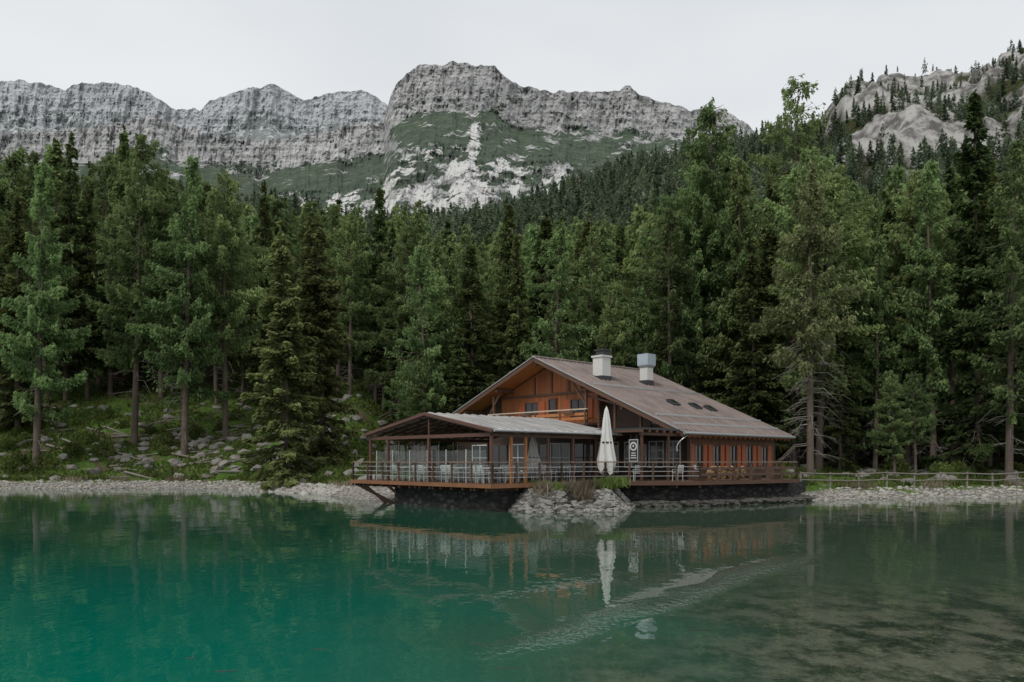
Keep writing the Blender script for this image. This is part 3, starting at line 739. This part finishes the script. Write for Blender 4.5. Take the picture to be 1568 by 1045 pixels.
Pv=empty('terrace_pavilion',(CO[0],CO[1],0),TH)
mb=MB()
def zp(y): return 4.0+.19*(y-2.3) if y<7.6 else 5.007-.17*(y-7.6)
xa,xb,yr,yl=-12.45,-2.9,7.6,13.5
mb.prism([(xa,2.2,zp(2.2)),(xa,yr,zp(yr)),(xa,yr,zp(yr)-.07),(xa,2.2,zp(2.2)-.07)],(xb-xa,0,0),0)
mb.prism([(xa,yr+.002,zp(yr)),(xa,yl,zp(yl)),(xa,yl,zp(yl)-.07),(xa,yr+.002,zp(yr)-.07)],(xb-xa,0,0),0)
k=xa+.3
while k<xb:
    mb.beam((k,2.25,zp(2.25)+.03),(k,yr,zp(yr)+.03),.05,.06,4);mb.beam((k,yr,zp(yr)+.03),(k,yl,zp(yl)+.03),.05,.06,4);k+=.6
for i in range(14):
    xx=xa+.1+i*.72;mb.beam((xx,2.35,zp(2.35)-.14),(xx,yr,zp(yr)-.14),.08,.13,1);mb.beam((xx,yr,zp(yr)-.14),(xx,yl-.1,zp(yl)-.14),.08,.13,1)
for yy in (3.3,4.2,5.2,6.3,8.8,10,11.2,12.4): mb.beam((xa,yy,zp(yy)-.1),(xb,yy,zp(yy)-.1),.05,.05,1)
mb.beam((xa-.03,2.2,zp(2.2)-.05),(xa-.03,yr,zp(yr)-.05),.05,.16,1);mb.beam((xa-.03,yr,zp(yr)-.05),(xa-.03,yl,zp(yl)-.05),.05,.16,1)
mb.cyl((xa,2.12,3.93),(xb,2.12,3.93),.07,.07,8,3)
mb.beam((xa+.25,2.6,3.75),(xb,2.6,3.75),.12,.18,1);mb.beam((xa+.25,13.2,3.75),(xb,13.2,3.75),.12,.18,1);mb.beam((xa+.25,2.6,3.75),(xa+.25,13.2,3.75),.12,.18,1)
for yy in (2.6,7.6,11.4,13.2): mb.box(xa+.19,xa+.32,yy-.07,yy+.07,1.35,3.66,1)
mb.box(xa+.22,xa+.3,7.56,7.64,3.84,4.85,1)
for i,xx in enumerate((-10.9,-9.9,-8.3,-6.4,-4.5,-3.1)): mb.box(xx-.06,xx+.06,2.54,2.66,1.35,3.66,2 if i<2 else 1)
for xx in (-9,-6,-3.1): mb.box(xx-.06,xx+.06,13.14,13.26,1.35,3.66,1)
mb.obj('roof_and_posts',[mPR,simple('red_brown_paint',(.12,.055,.038),.6,.3,4),wBo,gut,mPRd],Pv)
m,nt,N,L,b=newmat('windbreak_glass');N.remove(b);o_=[n for n in N if n.type=='OUTPUT_MATERIAL'][0]
tr=N.new('ShaderNodeBsdfTransparent');tr.inputs[0].default_value=(.86,.92,.9,1);gl=N.new('ShaderNodeBsdfGlossy');gl.inputs['Roughness'].default_value=.02
mx=N.new('ShaderNodeMixShader');mx.inputs[0].default_value=.07;L.new(tr.outputs[0],mx.inputs[1]);L.new(gl.outputs[0],mx.inputs[2]);L.new(mx.outputs[0],o_.inputs[0]);gmat=m
mb=MB()
for i in range(6):
    y0=3.2+i*1.62;mb.add([(-12.02,y0,1.45),(-12.02,y0+1.5,1.45),(-12.02,y0+1.5,3.0),(-12.02,y0,3.0)],[(0,1,2,3)],0);mb.box(-12.04,-12.0,y0+1.52,y0+1.56,1.35,3.05,1)
for i in range(6):
    x_=-11.8+i*1.5;mb.add([(x_,13.0,1.45),(x_+1.4,13.0,1.45),(x_+1.4,13.0,3.4),(x_,13.0,3.4)],[(0,1,2,3)],0);mb.box(x_+1.42,x_+1.46,12.98,13.02,1.35,3.5,1)
mb.obj('glass_windbreak',[gmat,white],Pv)

cloth=simple('parasol_canvas',(.66,.65,.62),.85,.08,3,bmp=.2)
chairm=simple('chair_plastic',(.6,.6,.58),.5,.08,4,bmp=0)
tbl=simple('table_top',(.6,.585,.55),.5,.1,4,bmp=0)
mb=MB()
mb.box(-.22,.22,-.22,.22,.43,.46,0)
for sx in (-1,1):
    for sy in (-1,1): mb.beam((sx*.2,sy*.2,0),(sx*.18,sy*.18,.43),.03,.03,0)
for sy in (-1,1): mb.beam((-.2,sy*.19,.45),(-.27,sy*.19,.88),.03,.03,0);mb.beam((-.2,sy*.22,.64),(.18,sy*.22,.64),.03,.02,0);mb.beam((.18,sy*.22,.45),(.18,sy*.22,.64),.025,.025,0)
for i in range(4): mb.beam((-.215-.015*i,-.2,.55+i*.1),(-.215-.015*i,.2,.55+i*.1),.02,.06,0)
ch=mb.obj('patio_chair',[chairm]);
mb=MB();mb.box(-.6,.6,-.38,.38,.72,.755,0)
for sx in (-1,1):
    mb.beam((sx*.45,-.3,0),(sx*.45,-.3,.72),.04,.04,1);mb.beam((sx*.45,.3,0),(sx*.45,.3,.72),.04,.04,1);mb.beam((sx*.45,-.3,.1),(sx*.45,.3,.1),.03,.03,1)
tb=mb.obj('patio_table',[tbl,dmet])
def wp(lx,ly,z=1.352): return (CO[0]+cu*lx-su*ly,CO[1]+su*lx+cu*ly,z)
first=True
for lx in (-11.0,-8.6,-6.2):
    for ly in (4.0,6.4,8.9,11.4):
        o=tb if first else bpy.data.objects.new('patio_table',tb.data)
        if not first:S.collection.objects.link(o)
        o.location=wp(lx,ly);o.rotation_euler=(0,0,TH+math.pi/2)
        for k,(dx,dy,r) in enumerate(((-.75,.25,0),(-.75,-.3,.1),(.75,.25,math.pi),(.75,-.28,math.pi-.15))):
            c=ch if (first and k==0) else bpy.data.objects.new('patio_chair',ch.data)
            if not(first and k==0):S.collection.objects.link(c)
            c.location=wp(lx+dx,ly+dy);c.rotation_euler=(0,0,TH+r+random.uniform(-.15,.15))
        first=False
for lx,ly in ((-3.0,-.0+.9),(-1.0,-.3),(.8,-.5)):
    c=bpy.data.objects.new('patio_chair',ch.data);S.collection.objects.link(c);c.location=wp(lx,ly);c.rotation_euler=(0,0,random.random()*6)
def parasol(lx,ly,h):
    mb=MB();mb.cyl((0,0,0),(0,0,h),.035,.03,8,1);mb.cyl((0,0,0),(0,0,.08),.35,.33,14,1)
    n=24;prof=[(.98,.03),(.93,.10),(.8,.17),(.6,.24),(.42,.33),(.27,.42),(.20,.36)]
    vs=[];fs=[]
    for j,(t,r) in enumerate(prof):
        for i in range(n):
            a=2*math.pi*i/n;rr_=r*(1+.28*(1 if i%3==0 else -.35)*min(1,j/2));z=h*t-(.12*h*(.5+.5*math.cos(a*4+1)) if j==len(prof)-1 else 0)
            vs.append((rr_*math.cos(a+j*.12),rr_*math.sin(a+j*.12),z))
    for j in range(len(prof)-1):
        for i in range(n): fs.append((j*n+i,(j+1)*n+i,(j+1)*n+(i+1)%n,j*n+(i+1)%n))
    mb.add(vs,fs,0);mb.cyl((0,0,h*.5),(0,0,h*.52),.31,.31,16,1)
    o=mb.obj('closed_parasol',[cloth,dmet]);o.location=wp(lx,ly);return o
parasol(-4.4,1.95,4.15);parasol(-7,5,2.55)
sg=empty('hanging_sign',wp(-3.55,.75,0),TH)
mb=MB();mb.box(-.02,.02,-.33,.33,2.4,3.65,0);mb.box(-.03,-.021,-.30,-.27,2.43,3.62,1);mb.box(-.03,-.021,.27,.30,2.43,3.62,1);mb.box(-.03,-.021,-.27,.27,3.59,3.62,1);mb.box(-.03,-.021,-.27,.27,2.43,2.46,1)
mb.cyl((-.02,0,3.25),(-.032,0,3.25),.24,.24,24,1);mb.cyl((-.03,0,3.25),(-.038,0,3.25),.16,.16,20,0);mb.cyl((-.036,0,3.27),(-.044,0,3.27),.09,.09,3,1)
for i in range(3): mb.box(-.03,-.022,-.2+.03*i,.2-.03*i,2.6+i*.13,2.65+i*.13,1)
mb.beam((0,-.2,3.65),(0,-.2,3.9),.02,.02,0);mb.beam((0,.2,3.65),(0,.2,3.9),.02,.02,0)
mb.obj('board',[dmet,white],sg)

# ------------------------------------------------------------------ stone pier
mb=MB()
pc=(2.75,41.6)
n=28;vs=[];fs=[]
for j,(r,z) in enumerate(((3.6,-.6),(3.3,.05),(2.9,.5),(2.4,.98),(.1,1.2))):
    for i in range(n):
        a=2*math.pi*i/n;q_=1+.06*math.sin(a*5+j);vs.append((pc[0]+r*q_*math.cos(a),pc[1]+r*q_*math.sin(a),z))
for j in range(4):
    for i in range(n): fs.append((j*n+i,j*n+(i+1)%n,(j+1)*n+(i+1)%n,(j+1)*n+i))
mb.add(vs,fs,1)
for i in range(2300):
    a=random.uniform(math.pi*.95,math.pi*2.1);t=random.random();r=3.55-1.1*t+.25*math.sin(a*5);z=-.06+t*1.08
    mb.rock((pc[0]+r*math.cos(a),pc[1]+r*math.sin(a),z),random.choice([.07,.09,.12,.16,.22]),0 if random.random()<.7 else 2,(1.2,1.2,.6))
mb.obj('stone_pier',[simple('pier_stone',(.28,.265,.24),.9,.45,1.5,bmp=0),darkst,simple('pier_stone_dark',(.12,.115,.10),.9,.45,1.5,bmp=0)])
dry=leafmat('dry_grass',(.16,.13,.08),(.42,.36,.25),.3)
def tuft(cs,sp):
    def f(n):
        k=RNG.integers(0,len(cs),n);c=np.array(cs)[k];return c+np.concatenate([RNG.normal(0,sp,(n,2)),np.zeros((n,1))],1)
    return f
blades('dry_grass',1600,tuft([(3.3,39.2,.75),(3.0,39.5,.9),(3.8,39.6,.9),(3.5,38.9,.5),(1.6,39.2,.8)],.22),dry,.4,.85,.02)
blades('shrub',3600,tuft([(4.3,40.2,1.0),(4.9,40.8,1.1),(2.2,39.8,.9),(1.3,40.4,1.0),(5.3,41.2,1.2),(.6,40.6,.9)],.3),mUG,.2,.6,.04)
blades('reeds',1500,tuft([(x_,float(shore(np.array(x_)))+3.2,.6) for x_ in (-40,-36,-31,-12,24,30,37,41)],.5),dry,.3,.6,.02)

mb=MB()
fp=[(19.3+i*2.2,53.2+i*.62) for i in range(14)]
pr=None
for x,y in fp:
    z=float(ground(x,y));mb.cyl((x,y,z-.3),(x+random.uniform(-.05,.05),y,z+1.1),.07,.06,7)
    if pr:
        mb.cyl((pr[0],pr[1]-.08,pr[2]+1.0),(x,y-.08,z+1.0+random.uniform(-.05,.05)),.05,.045,6);mb.cyl((pr[0],pr[1]-.08,pr[2]+.55),(x,y-.08,z+.55),.045,.04,6)
    pr=(x,y,z)
mb.obj('wooden_fence',[mDead])
mb=MB()
for px,py,l in ((1050,966,.4),(1130,960,.2),(760,1024,.3),(330,1029,.25),(285,1008,.15),(570,900,.4),(1170,1040,.25),(720,985,.2),(480,995,.15)):
    d=CH*F/(py-HZ);x=(px-784)/F*d;a=random.uniform(-.25,.1);mb.cyl((x,d,.003),(x+l*math.cos(a),d+l*math.sin(a),.004),.008,.004,5)
mb.obj('floating_twigs',[simple('wet_twig',(.03,.022,.015),.6,.3,4,bmp=0)])
print('done')
